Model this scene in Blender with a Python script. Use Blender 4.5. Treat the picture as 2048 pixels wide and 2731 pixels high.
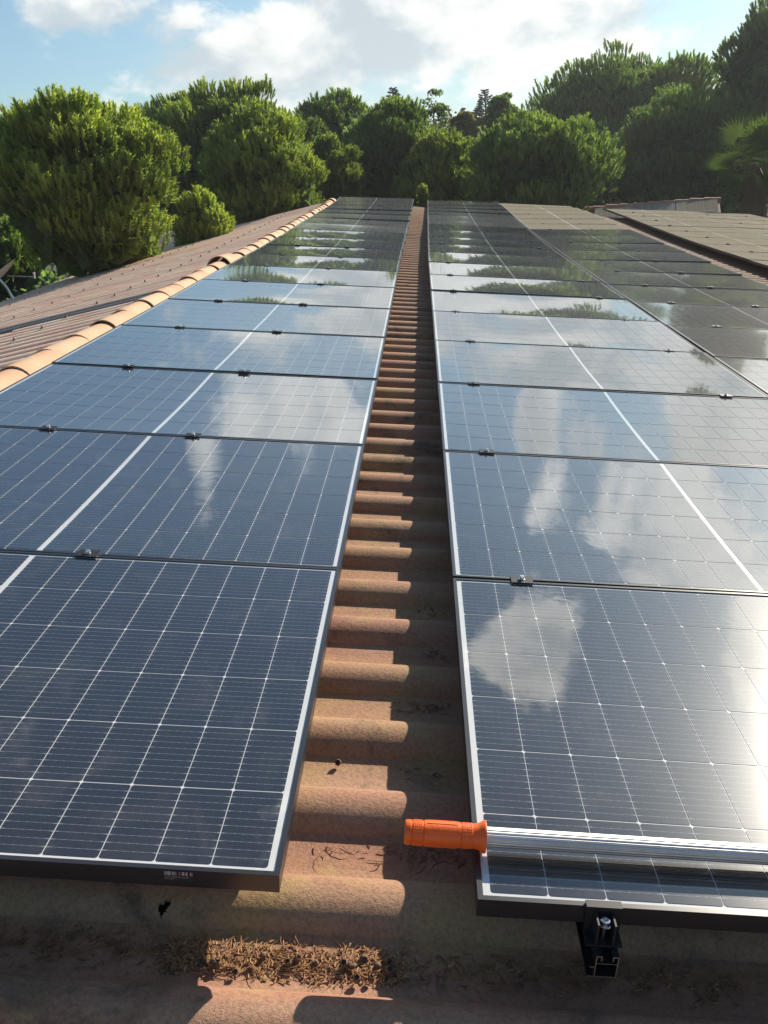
import bpy, math, random
import numpy as np
from mathutils import Matrix, Vector

random.seed(7)
rng = np.random.default_rng(11)
for o in list(bpy.data.objects):
    bpy.data.objects.remove(o)
sc = bpy.context.scene
col = sc.collection

# ------------------------------------------------------------------ camera, sky, sun, exposure
# roof frame: u down the slope (right), v along the ridge (away from the camera), n square to the roof
SL = math.radians(7.5)
MR = np.array([[math.cos(SL), 0, math.sin(SL)], [0, 1, 0], [-math.sin(SL), 0, math.cos(SL)]])
MW = Matrix(MR.tolist()).to_4x4()
RC = np.array([[0.99843553, 0.03856117, 0.04049115],
               [0.05200453, -0.37434782, -0.92582895],
               [-0.02054328, 0.92648623, -0.37576752]])      # camera right, down, forward in the roof frame
CC = np.array([0.165252, -1.071074, 1.073304])
FPX = 2334.5
cam_d = bpy.data.cameras.new('camera')
cam = bpy.data.objects.new('camera', cam_d)
col.objects.link(cam)
axes = np.stack([RC[0], -RC[1], -RC[2]], 1)
cm = MR @ axes
cp = MR @ CC
cam.matrix_world = Matrix([[*cm[0], cp[0]], [*cm[1], cp[1]], [*cm[2], cp[2]], [0, 0, 0, 1]])
cam_d.sensor_fit = 'VERTICAL'
cam_d.sensor_height = 36
cam_d.lens = 36 * FPX / 2731
cam_d.clip_start = 0.02
cam_d.clip_end = 6000
sc.camera = cam

SUN = MR @ np.array([0.474, 0.733, 0.488])
SUN = SUN / np.linalg.norm(SUN)
SUN_EL = math.asin(SUN[2])
SUN_AZ = math.atan2(SUN[0], SUN[1])
sd = bpy.data.lights.new('sun', 'SUN')
sd.energy = 5.0
sd.angle = math.radians(0.53)
sd.color = (1.0, 0.90, 0.76)
so = bpy.data.objects.new('sun', sd)
col.objects.link(so)
so.rotation_euler = Vector(SUN).to_track_quat('Z', 'Y').to_euler()
so.location = (20, 30, 30)

world = bpy.data.worlds.new("World")
sc.world = world
world.use_nodes = True
SKY_STRENGTH = 0.10


class NT:
    """small helper around a node tree"""
    def __init__(self, t):
        self.t = t

    def n(self, typ, **kw):
        nd = self.t.nodes.new(typ)
        for k, v in kw.items():
            setattr(nd, k, v)
        return nd

    def put(self, sock, v):
        if v is None:
            return
        if hasattr(v, 'is_output') or isinstance(v, bpy.types.NodeSocket):
            self.t.links.new(v, sock)
        else:
            sock.default_value = v

    def m(self, op, a, b=None, c=None, clamp=False):
        nd = self.n('ShaderNodeMath', operation=op, use_clamp=clamp)
        self.put(nd.inputs[0], a)
        self.put(nd.inputs[1], b)
        self.put(nd.inputs[2], c)
        return nd.outputs[0]

    def vm(self, op, a, b=None, scale=None):
        nd = self.n('ShaderNodeVectorMath', operation=op)
        self.put(nd.inputs[0], a)
        self.put(nd.inputs[1], b)
        if scale is not None:
            self.put(nd.inputs['Scale'], scale)
        return nd.outputs['Value'] if op in ('LENGTH', 'DOT_PRODUCT', 'DISTANCE') else nd.outputs[0]

    def mix(self, f, a, b, blend='MIX'):
        nd = self.n('ShaderNodeMix', data_type='RGBA', blend_type=blend)
        self.put(nd.inputs[0], f)
        self.put(nd.inputs[6], a)
        self.put(nd.inputs[7], b)
        return nd.outputs[2]

    def noise(self, vec, scale, detail=4, rough=0.55, dist=0.0):
        nd = self.n('ShaderNodeTexNoise')
        self.put(nd.inputs['Vector'], vec)
        self.put(nd.inputs['Scale'], scale)
        nd.inputs['Detail'].default_value = detail
        nd.inputs['Roughness'].default_value = rough
        nd.inputs['Distortion'].default_value = dist
        return nd.outputs['Fac']

    def step(self, x, lo, hi, a=0.0, b=1.0, smooth=True):
        nd = self.n('ShaderNodeMapRange')
        if smooth:
            nd.interpolation_type = 'SMOOTHSTEP'
        self.put(nd.inputs[0], x)
        self.put(nd.inputs[1], lo)
        self.put(nd.inputs[2], hi)
        self.put(nd.inputs[3], a)
        self.put(nd.inputs[4], b)
        return nd.outputs[0]

    def sep(self, v):
        nd = self.n('ShaderNodeSeparateXYZ')
        self.put(nd.inputs[0], v)
        return nd.outputs

    def comb(self, x, y, z=0.0):
        nd = self.n('ShaderNodeCombineXYZ')
        self.put(nd.inputs[0], x)
        self.put(nd.inputs[1], y)
        self.put(nd.inputs[2], z)
        return nd.outputs[0]


def make_world():
    t = world.node_tree
    t.nodes.clear()
    N = NT(t)
    out = N.n('ShaderNodeOutputWorld')
    bg = N.n('ShaderNodeBackground')
    t.links.new(bg.outputs[0], out.inputs[0])
    sky = N.n('ShaderNodeTexSky')
    sky.sky_type = 'NISHITA'
    sky.sun_disc = False
    sky.sun_elevation = SUN_EL
    sky.sun_rotation = SUN_AZ
    sky.altitude = 50
    sky.air_density = 1.0
    sky.dust_density = 0.6
    sky.ozone_density = 1.2
    d = N.n('ShaderNodeTexCoord').outputs['Generated']
    x, y, z = N.sep(d)
    zc = N.m('MAXIMUM', z, 0.0)
    k = N.m('DIVIDE', 1.0, N.m('ADD', zc, 0.22))
    pl = N.comb(N.m('MULTIPLY', x, k), N.m('MULTIPLY', y, k), 0.0)
    az = N.m('MULTIPLY', N.m('ARCTAN2', x, y), 57.29578)
    el = N.m('MULTIPLY', N.m('ARCSINE', z), 57.29578)
    aev = N.comb(az, el, 0.0)
    # puffy clouds: billows in direction space, flattened a little towards the horizon
    q = N.vm('MULTIPLY', d, (6.0, 6.0, 10.5))
    big = N.noise(N.vm('ADD', q, (1.7, 4.2, 0.4)), 0.55, 3, 0.5)
    det = N.noise(q, 1.25, 9, 0.56, 0.15)
    upv = N.vm('ADD', q, tuple(0.26 * np.array([0.55 * SUN[0], 0.55 * SUN[1], 1.0])))
    det2 = N.noise(upv, 1.25, 5, 0.52, 0.15)
    fine = N.noise(q, 6.5, 6, 0.62, 0.3)
    shape = None
    for (a0, e0, ra, re, s) in CLOUDS:
        v = N.vm('SUBTRACT', aev, (a0, e0, 0.0))
        v = N.vm('MULTIPLY', v, (1 / ra, 1 / re, 0.0))
        L = N.vm('LENGTH', v)
        b = N.m('MULTIPLY', N.step(L, 0.0, 1.6, 1.0, 0.0), s)
        shape = b if shape is None else N.m('ADD', shape, b)
    dens = N.m('ADD', N.m('MULTIPLY', shape, 0.46), N.m('MULTIPLY', det, 1.45))
    dens = N.m('ADD', dens, N.m('MULTIPLY', big, 0.50))
    dens = N.m('ADD', dens, N.m('MULTIPLY', fine, 0.46))
    cov = N.step(dens, 1.32, 1.60)
    sunv = N.vm('DOT_PRODUCT', d, tuple(SUN))
    glow = N.m('POWER', N.m('MAXIMUM', sunv, 0.0), 6.0)
    relief = N.m('SUBTRACT', det, det2)
    thick = N.step(dens, 1.45, 2.05)
    lit = N.m('ADD', N.m('MULTIPLY', thick, -0.16), N.m('ADD', 0.90, N.m('MULTIPLY', relief, 2.4)))
    lit = N.m('ADD', lit, N.m('MULTIPLY', N.m('SUBTRACT', fine, 0.5), 0.30))
    lit = N.m('MINIMUM', N.m('MAXIMUM', lit, 0.55), 1.15)
    lit = N.m('MULTIPLY', lit, N.m('ADD', 0.88, N.m('MULTIPLY', glow, 0.28)))
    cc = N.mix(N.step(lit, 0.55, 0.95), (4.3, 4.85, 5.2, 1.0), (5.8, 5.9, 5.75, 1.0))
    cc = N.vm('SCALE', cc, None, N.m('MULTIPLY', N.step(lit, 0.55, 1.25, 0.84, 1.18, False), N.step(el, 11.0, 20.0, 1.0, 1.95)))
    base = N.vm('MULTIPLY', sky.outputs[0], (0.44, 0.60, 0.70))
    # thin bright veil low over the trees
    veil = N.m('MULTIPLY', N.step(el, 0.0, 30.0, 0.55, 0.0), N.step(az, -40.0, 10.0, 0.45, 1.0))
    base = N.mix(veil, base, (3.2, 4.3, 4.9, 1.0))
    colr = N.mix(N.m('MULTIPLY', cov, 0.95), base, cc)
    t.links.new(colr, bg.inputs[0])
    bg.inputs[1].default_value = SKY_STRENGTH


# azimuth, elevation, half width, half height (degrees), weight of the cloud banks over the roof
CLOUDS = [(-6, 7.0, 14, 5.0, 0.95), (-13, 5, 6, 3, 0.5), (2, 5, 12, 3, 0.4), (-22, 13.5, 7, 2.2, 0.9), (-19, 9.8, 3.2, 1.8, 0.9), (12, 9, 13, 5, 1.0), (32, 9, 14, 6, 1.0),
          (-5.5, 16.6, 6.0, 3.0, 1.7), (-19, 18, 6, 6, -0.9), (-12, 31, 15, 7, -0.9), (-11.2, 22, 1.4, 2.4, 1.1),
          (14.6, 28.6, 3.6, 3.0, 1.7), (22, 31, 4, 7, -0.7), (8, 24, 3.5, 5, -0.6), (22.5, 18.5, 5.5, 2.4, 1.3), (13, 19, 1.6, 1.8, 0.8),
          (7.5, 15, 2.0, 3.0, -0.6), (10.8, 14.4, 1.3, 2.4, 0.9), (15.6, 14.8, 2.0, 2.0, -0.6), (20.4, 14.4, 2.0, 2.6, 1.0), (30, 24.5, 3.5, 3.2, 1.6),
          (45, 22, 10, 6, 0.9)]
make_world()

sc.view_settings.view_transform = 'Standard'
sc.view_settings.look = 'None'
sc.view_settings.exposure = 0.74
sc.view_settings.gamma = 1.0
sc.view_settings.use_curve_mapping = False
sc.render.engine = 'CYCLES'
sc.render.resolution_x = 768
sc.render.resolution_y = 1024
sc.cycles.max_bounces = 8

GROUND = -4.1


# ------------------------------------------------------------------ helpers
def W(u, v, n):
    return MR @ np.array([u, v, n], float)


def ray_point(px, py, dist):
    """world point seen at a pixel of the 2048 x 2731 picture, dist metres away"""
    d = np.array([(px - 1024) / FPX, (py - 1365.5) / FPX, 1.0])
    d = MR @ (RC.T @ d)
    d /= np.linalg.norm(d)
    return cp + d * dist


class MB:
    def __init__(self):
        self.v, self.f, self.m, self.uv = [], [], [], []
        self.mi = 0

    def face(self, pts, uv=None):
        i = len(self.v)
        self.v += [tuple(p) for p in pts]
        self.f.append(tuple(range(i, i + len(pts))))
        self.m.append(self.mi)
        self.uv.append(uv or [(p[0], p[1]) for p in pts])

    def box(self, x0, x1, y0, y1, z0, z1):
        c = [(x, y, z) for z in (z0, z1) for y in (y0, y1) for x in (x0, x1)]
        for q in ((0, 2, 3, 1), (4, 5, 7, 6), (0, 1, 5, 4), (2, 6, 7, 3), (0, 4, 6, 2), (1, 3, 7, 5)):
            self.face([c[i] for i in q])

    def prism(self, poly, z0, z1, bottom=True):
        n = len(poly)
        self.face([(x, y, z1) for x, y in poly])
        if bottom:
            self.face([(x, y, z0) for x, y in reversed(poly)])
        for i in range(n):
            a, b = poly[i], poly[(i + 1) % n]
            self.face([(a[0], a[1], z0), (b[0], b[1], z0), (b[0], b[1], z1), (a[0], a[1], z1)])

    def grid(self, P):
        """P: array rows x cols x 3, shared vertices"""
        r, c = P.shape[:2]
        i0 = len(self.v)
        self.v += [tuple(p) for p in P.reshape(-1, 3)]
        for i in range(r - 1):
            for j in range(c - 1):
                a = i0 + i * c + j
                self.f.append((a, a + 1, a + c + 1, a + c))
                self.m.append(self.mi)
                self.uv.append([(0, 0)] * 4)

    def lathe(self, prof, axis_o, axis_d, seg=24, cap=True, bump=None):
        """prof: list of (t along axis, radius)"""
        d = np.array(axis_d, float)
        d /= np.linalg.norm(d)
        a = np.cross(d, (0, 0, 1) if abs(d[2]) < 0.9 else (1, 0, 0))
        a /= np.linalg.norm(a)
        b = np.cross(d, a)
        P = np.zeros((len(prof), seg + 1, 3))
        for i, (t, r) in enumerate(prof):
            for k in range(seg + 1):
                th = 2 * math.pi * (k % seg) / seg
                rr = r * (bump(t, th) if bump else 1.0)
                P[i, k] = np.array(axis_o) + d * t + rr * (a * math.cos(th) + b * math.sin(th))
        self.grid(P)
        if cap:
            self.face(list(reversed([P[0, k] for k in range(seg)])))
            self.face([P[-1, k] for k in range(seg)])

    def tube(self, pts, rad, seg=5):
        pts = np.array(pts, float)
        n = len(pts)
        rad = rad if hasattr(rad, '__len__') else [rad] * n
        P = np.zeros((n, seg + 1, 3))
        for i in range(n):
            d = pts[min(i + 1, n - 1)] - pts[max(i - 1, 0)]
            d /= np.linalg.norm(d) + 1e-9
            a = np.cross(d, (0.3, 0.2, 1.0))
            a /= np.linalg.norm(a) + 1e-9
            b = np.cross(d, a)
            for k in range(seg + 1):
                th = 2 * math.pi * (k % seg) / seg
                P[i, k] = pts[i] + rad[i] * (a * math.cos(th) + b * math.sin(th))
        self.grid(P)

    def mesh(self, name, mats, smooth=False):
        me = bpy.data.meshes.new(name)
        me.from_pydata([tuple(map(float, p)) for p in self.v], [], self.f)
        for mt in (mats if isinstance(mats, (list, tuple)) else [mats]):
            me.materials.append(mt)
        me.polygons.foreach_set('material_index', self.m)
        uvl = me.uv_layers.new(name='UVMap')
        flat = [c for f in self.uv for p in f for c in p]
        uvl.data.foreach_set('uv', flat)
        if smooth:
            me.polygons.foreach_set('use_smooth', [True] * len(me.polygons))
            try:
                me.set_sharp_from_angle(angle=math.radians(40))
            except Exception:
                pass
        me.update()
        return me


def link(name, data, parent=None, mw=None):
    o = bpy.data.objects.new(name, data)
    col.objects.link(o)
    if parent is not None:
        o.parent = parent
        if mw is not None:
            o.matrix_basis = parent.matrix_basis.inverted() @ mw
    elif mw is not None:
        o.matrix_basis = mw
    return o


def tag(o, label=None, cat=None, group=None, kind=None):
    if label:
        o['label'] = label
    if cat:
        o['category'] = cat
    if group:
        o['group'] = group
    if kind:
        o['kind'] = kind
    return o


def empty(name, mw, label, cat, group=None):
    o = link(name, None, None, mw)
    o.empty_display_size = 0.1
    return tag(o, label, cat, group)


def TM(p, M3=None):
    m = (Matrix(M3.tolist()).to_4x4() if M3 is not None else Matrix.Identity(4))
    m.translation = Vector(p)
    return m


# ------------------------------------------------------------------ materials
def new_mat(name):
    m = bpy.data.materials.new(name)
    m.use_nodes = True
    t = m.node_tree
    bs = t.nodes['Principled BSDF']
    return m, NT(t), bs


def simple(name, c, rough=0.6, metal=0.0, spec=None, coat=None):
    m, N, bs = new_mat(name)
    tc = N.n('ShaderNodeTexCoord').outputs['Object']
    ns = N.noise(tc, 9.0, 5, 0.6)
    colr = N.mix(N.step(ns, 0.3, 0.7), tuple(x * 0.86 for x in c) + (1,), tuple(min(1, x * 1.1) for x in c) + (1,))
    N.put(bs.inputs['Base Color'], colr)
    bs.inputs['Roughness'].default_value = rough
    bs.inputs['Metallic'].default_value = metal
    if spec is not None:
        bs.inputs['Specular IOR Level'].default_value = spec
    if coat:
        bs.inputs['Coat Weight'].default_value = coat
        bs.inputs['Coat Roughness'].default_value = 0.1
    return m


def glass_coat(N, bs, dust):
    """rippled solar glass over whatever lies below, with a film of dust"""
    g = N.n('ShaderNodeNewGeometry').outputs['Position']
    r1 = N.noise(g, 30.0, 2, 0.5)
    r2 = N.noise(g, 9.0, 2, 0.5)
    r3 = N.noise(g, 140.0, 2, 0.5)
    h = N.m('ADD', N.m('ADD', N.m('MULTIPLY', r1, 0.00036), N.m('MULTIPLY', r3, 0.00002)), N.m('MULTIPLY', r2, 0.0012))
    bp = N.n('ShaderNodeBump')
    bp.inputs['Strength'].default_value = 1.0
    bp.inputs['Distance'].default_value = 0.16
    N.put(bp.inputs['Height'], h)
    sm = N.noise(g, 3.0, 6, 0.65, 0.6)
    rough = N.step(sm, 0.45, 0.85, 0.02 + dust * 0.25, 0.05 + dust * 0.40)
    bs.inputs['Coat Weight'].default_value = 1.0 - 0.93 * max(0, dust - .35) / .65
    bs.inputs['Coat IOR'].default_value = 1.92
    N.put(bs.inputs['Coat Roughness'], rough)
    N.put(bs.inputs['Coat Normal'], bp.outputs[0])
    # a weak broad lobe under the glass: what rain and dust leave behind
    bs.inputs['Roughness'].default_value = 0.24 + 0.3 * dust
    bs.inputs['Specular IOR Level'].default_value = 0.17 * (1 - dust)
    return g


def mat_cell(name, dust):
    m, N, bs = new_mat(name)
    uv = N.n('ShaderNodeTexCoord').outputs['UV']
    x, y, _ = N.sep(uv)
    ph = N.m('ABSOLUTE', N.m('SUBTRACT', N.m('FRACT', N.m('ADD', N.m('DIVIDE', y, 0.0182), 0.5)), 0.5))
    wid = N.m('ADD', 0.020, N.m('MULTIPLY', N.m('GREATER_THAN', N.m('ABSOLUTE', x), 0.0400), 0.05))
    ln = N.m('LESS_THAN', ph, wid)
    dots = N.m('LESS_THAN', N.m('ABSOLUTE', N.m('SUBTRACT', N.m('FRACT', N.m('DIVIDE', x, 0.0150)), 0.5)), 0.07)
    ln2 = N.m('MULTIPLY', N.m('LESS_THAN', ph, 0.045), dots)
    ln = N.m('MAXIMUM', ln, ln2)
    g = glass_coat(N, bs, dust)
    var = N.noise(g, 1.3, 3, 0.5)
    base = N.mix(var, (0.013, 0.013, 0.015, 1), (0.020, 0.020, 0.023, 1))
    dirt = N.noise(g, 7.0, 7, 0.7, 0.8)
    base = N.mix(N.step(dirt, 0.48, 0.85, 0.012 + dust * 0.50, 0.11 + dust * 0.40), base, (0.45, 0.40, 0.29, 1))
    base = N.mix(N.m('MULTIPLY', ln, 0.40 - .3 * dust), base, (0.40, 0.42, 0.46, 1))
    N.put(bs.inputs['Base Color'], base)
    return m


def mat_backsheet(name, dust):
    m, N, bs = new_mat(name)
    g = glass_coat(N, bs, dust)
    v = N.noise(g, 5.0, 5, 0.6)
    N.put(bs.inputs['Base Color'], N.mix(v, (0.52, 0.53, 0.52, 1), (0.64, 0.64, 0.62, 1)))
    return m


DUST = (0.0, 0.12, 1.0, 0.34)
M_CELL = [mat_cell('cell_glass_%s' % n, d) for n, d in zip(('clean', 'hazy', 'dusty', 'filmed'), DUST)]
M_BACK = [mat_backsheet('backsheet_%s' % n, d) for n, d in zip(('clean', 'hazy', 'dusty', 'filmed'), DUST)]
M_FRAME = simple('black_anodised_frame', (0.018, 0.019, 0.022), 0.32, 0.0, 0.7)
M_BLACK = simple('black_clamp', (0.018, 0.018, 0.020), 0.5, 0.0, 0.3)
M_RUST = simple('rusty_screw_caps', (0.22, 0.12, 0.08), 0.85)
M_REDCLAY = simple('red_clay', (0.42, 0.17, 0.11), 0.85)
M_RAIL = simple('black_rail', (0.012, 0.012, 0.013), 0.75, 0.0, 0.2)
M_ALU = simple('mill_aluminium', (0.62, 0.62, 0.60), 0.33, 1.0)
M_STEEL = simple('bolt_steel', (0.72, 0.70, 0.66), 0.22, 1.0)
M_ORANGE, _N, _b = new_mat('orange_rubber')
_g = _N.n('ShaderNodeTexCoord').outputs['Object']
_N.put(_b.inputs['Base Color'], _N.mix(_N.noise(_g, 40, 5), (0.78, 0.115, 0.012, 1), (0.88, 0.155, 0.02, 1)))
_b.inputs['Roughness'].default_value = 0.38
_bp = _N.n('ShaderNodeBump')
_bp.inputs['Distance'].default_value = 0.0006
_N.put(_bp.inputs['Height'], _N.noise(_g, 260, 3))
_N.put(_b.inputs['Normal'], _bp.outputs[0])


def mat_tile(name, fresh, pale, dark, lichen, moss=0.5, grime=0.45, rough=0.82):
    """weathered fibre cement: several earths, yellow lichen, black grime"""
    m, N, bs = new_mat(name)
    g = N.n('ShaderNodeTexCoord').outputs['Object']
    oi = N.n('ShaderNodeObjectInfo').outputs['Random']
    x, y, z = N.sep(g)
    # each wave has its own tone
    wave = N.m('FLOOR', N.m('DIVIDE', N.m('ADD', y, 0.0245), 0.24))
    wn = N.n('ShaderNodeTexWhiteNoise', noise_dimensions='1D')
    N.put(wn.inputs['W'], wave)
    st = N.noise(N.comb(N.m('MULTIPLY', x, 0.9), N.m('MULTIPLY', y, 6.0), N.m('MULTIPLY', z, 6.0)), 1.4, 5, 0.6, 0.4)
    pch = N.noise(g, 5.5, 7, 0.65, 0.5)
    grn = N.noise(g, 130.0, 4, 0.7)
    grit = N.noise(g, 420.0, 2, 0.6)
    c = N.mix(N.step(st, 0.33, 0.68), fresh, pale)
    c = N.mix(N.m('MULTIPLY', wn.outputs['Value'], 0.6), c, tuple(0.5 * (a + b) for a, b in zip(fresh, lichen)))
    c = N.mix(N.step(pch, 0.50, 0.66, 0.0, 0.75), c, lichen)
    p2 = N.noise(N.vm('ADD', g, (3.1, 7.7, 1.3)), 3.2, 8, 0.7, 0.6)
    c = N.mix(N.step(p2, 0.52, 0.72, 0.0, moss), c, dark)
    c = N.mix(N.step(grn, 0.35, 0.75, 0.0, grime), c, dark)
    c = N.mix(N.step(grit, 0.62, 0.75, 0.0, 0.5), c, tuple(min(1, 1.5 * v) for v in pale[:3]) + (1,))
    N.put(bs.inputs['Base Color'], c)
    bs.inputs['Roughness'].default_value = rough
    bs.inputs['Specular IOR Level'].default_value = 0.35
    bp = N.n('ShaderNodeBump')
    bp.inputs['Distance'].default_value = 0.0026
    bp.inputs['Strength'].default_value = 0.9
    N.put(bp.inputs['Height'], N.m('ADD', N.m('MULTIPLY', grn, 0.7), N.m('ADD', N.m('MULTIPLY', pch, 0.9), N.m('MULTIPLY', grit, 0.35))))
    N.put(bs.inputs['Normal'], bp.outputs[0])
    return m


M_SHEET = mat_tile('fibre_cement_sheet', (0.36, 0.165, 0.105, 1), (0.43, 0.26, 0.165, 1), (0.045, 0.04, 0.028, 1),
                   (0.40, 0.27, 0.11, 1), 0.8)
M_SHEET_L = mat_tile('fibre_cement_sheet_brightened', (0.80, 0.42, 0.28, 1), (0.88, 0.69, 0.48, 1), (0.58, 0.38, 0.25, 1),
                     (0.78, 0.64, 0.46, 1), 0.35, 0.12)  # left slope colours raised to stand in for the light it lacks
M_SHEET_G = mat_tile('zinc_grey_sheet', (0.12, 0.125, 0.125, 1), (0.20, 0.20, 0.19, 1), (0.05, 0.05, 0.05, 1),
                     (0.14, 0.14, 0.13, 1), 0.4)


def mat_ridge():
    m, N, bs = new_mat('ridge_terracotta')
    g = N.n('ShaderNodeTexCoord').outputs['Object']
    oi = N.n('ShaderNodeObjectInfo').outputs['Random']
    ns = N.noise(g, 7.0, 6, 0.6, 0.5)
    gr = N.noise(g, 120.0, 3, 0.6)
    c = N.mix(oi, (0.58, 0.31, 0.18, 1), (0.60, 0.42, 0.26, 1))
    c = N.mix(N.step(ns, 0.42, 0.7, 0.0, 0.7), c, (0.58, 0.42, 0.26, 1))
    c = N.mix(N.step(N.noise(N.vm('ADD', g, (5, 1, 2)), 4.0, 5, 0.6), 0.58, 0.72, 0.0, 0.55), c, (0.52, 0.20, 0.13, 1))
    c = N.mix(N.step(gr, 0.5, 0.8, 0.0, 0.35), c, (0.16, 0.12, 0.08, 1))
    N.put(bs.inputs['Base Color'], c)
    bs.inputs['Roughness'].default_value = 0.85
    bp = N.n('ShaderNodeBump')
    bp.inputs['Distance'].default_value = 0.003
    N.put(bp.inputs['Height'], N.m('ADD', gr, ns))
    N.put(bs.inputs['Normal'], bp.outputs[0])
    return m


M_RIDGE = mat_ridge()
M_WALL = simple('cream_render', (0.55, 0.47, 0.36), 0.9)
M_DARKROOF = simple('roof_void', (0.03, 0.028, 0.025), 0.95)
M_CABLE = simple('black_cable', (0.02, 0.02, 0.02), 0.6)
M_DISH = simple('dish_enamel', (0.55, 0.50, 0.44), 0.5)
M_WOODY = simple('bark', (0.16, 0.115, 0.085), 0.9)
M_PALEBARK = simple('pale_bark', (0.34, 0.30, 0.25), 0.9)

# ------------------------------------------------------------------ roof heights (the roof is not quite flat)
PITCH = 1.145
PW, PH, PT = 1.722, 1.134, 0.035
BU = 0.316
ZA_R = [0, 0, 0, 0, 0, .002, .005, .008, .010, .012, .014, .020, .038, .068, .098, .124, .144, .153, .160]
ZA_L = [0, 0, 0, -.002, -.003, -.002, 0, 0, -.002, 0, .009, .024, .040, .054, .067, .080, .094, .122, .172]
ZB_L = [0, 0, 0, 0, 0, .001, .005, .002, .001, .006, .008, .010, .025, .028, .038, .062, .068, .072, .078, .125]
ZB_R = [0, 0, 0, 0, 0, 0, 0, 0, 0, 0, .002, .005, .012, .025, .040, .058, .085, .11, .13, .15]
ZC_R = [0, 0, 0, 0, 0, 0.004, .010, .020, .035, .050, .060, .075, .080, .09, .11, .13, .145, .14, .13, .13]
ZD_V = [0, 11, 13, 15, 17, 19, 21.5, 24]
ZD_Z = [0, 0, .008, .025, .058, .095, .128, .14]
VJ = [j * PITCH for j in range(20)]


def shift(v):
    return max(0.0, (v - 9.0)) * 0.006


def heave(u, v):
    v = np.asarray(v, float)
    cols = [(-1.722, np.interp(v, VJ[:19], ZA_L)), (0.0, np.interp(v, VJ[:19], ZA_R)), (BU, np.interp(v, VJ, ZB_L)),
            (2.04, np.interp(v, VJ, ZB_R)), (3.78, np.interp(v, VJ, ZC_R)),
            (4.6, np.interp(v, ZD_V, ZD_Z)), (9.0, np.interp(v, ZD_V, ZD_Z))]
    us = np.array([c[0] for c in cols])
    zs = np.array([c[1] for c in cols])
    u = float(np.clip(u, us[0], us[-1]))
    i = min(int(np.searchsorted(us, u, side='right')) - 1, len(us) - 2)
    t = (u - us[i]) / (us[i + 1] - us[i])
    return zs[i] * (1 - t) + zs[i + 1] * t


# ------------------------------------------------------------------ ground
gm = MB()
S = 890
gm.face([(-S, -S, 0), (S, -S, 0), (S, S, 0), (-S, S, 0)])
M_GROUND, N_, b_ = new_mat('dry_earth')
g_ = N_.n('ShaderNodeNewGeometry').outputs['Position']
c_ = N_.mix(N_.step(N_.noise(g_, 0.35, 8, 0.65), 0.35, 0.65), (0.075, 0.062, 0.038, 1), (0.04, 0.05, 0.024, 1))
N_.put(b_.inputs['Base Color'], c_)
b_.inputs['Roughness'].default_value = 0.95
tag(link('ground', gm.mesh('ground', M_GROUND), None, TM((0, 0, GROUND))), kind='structure')

# ------------------------------------------------------------------ the house and its corrugated roof
PER = 0.24
V0 = 0.095
CREST, TROUGH = -0.115, -0.157
house = empty('house', TM((-2, 9, GROUND)), 'long low house whose corrugated terracotta-coloured roof carries the solar panel rows', 'house')


def wave_profile(k0, k1, na=10):
    """list of (v, z) along the ridge direction for waves k0..k1-1, trough to trough"""
    R = (0.066 ** 2 + 0.042 ** 2) / (2 * 0.042)
    out = []
    for k in range(k0, k1):
        c = V0 + PER * k + (.004 * math.sin(k * 2.3) if k > 2 else 0)
        out += [(c - 0.120, TROUGH), (c - 0.092, TROUGH - .001), (c - 0.073, TROUGH + .002)]
        a1 = math.asin(0.064 / R)
        for i in range(na + 1):
            a = -a1 + 2 * a1 * i / na
            out.append((c + R * math.sin(a), CREST - R * (1 - math.cos(a)) + 0.0))
        out += [(c + 0.073, TROUGH + .002), (c + 0.092, TROUGH - .001)]
    out.append((V0 + PER * (k1 - 1) + 0.120, TROUGH))
    return out


def sheet(prof, us, fn, thick=0.006, hole=None):
    """prof across, us down the slope; fn(u, v, z) -> roof-frame point"""
    P = np.array([[fn(u, v, z) for (v, z) in prof] for u in us])
    mb = MB()
    r, c = P.shape[:2]
    B = P.copy()
    B[:, :, 2] -= thick
    mb.v = [tuple(q) for q in P.reshape(-1, 3)] + [tuple(q) for q in B.reshape(-1, 3)]
    n = r * c
    for i in range(r - 1):
        for j in range(c - 1):
            a = i * c + j
            if hole and hole(P[i, j], P[i + 1, j + 1]):
                continue
            mb.f.append((a, a + c, a + c + 1, a + 1))
            mb.f.append((n + a, n + a + 1, n + a + c + 1, n + a + c))
    for i, s in ((0, 1), (r - 1, -1)):
        for j in range(c - 1):
            a = i * c + j
            mb.f.append((a, a + 1, n + a + 1, n + a)[::s])
    mb.m = [0] * len(mb.f)
    mb.uv = [[(0, 0)] * len(f) for f in mb.f]
    return mb


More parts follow.
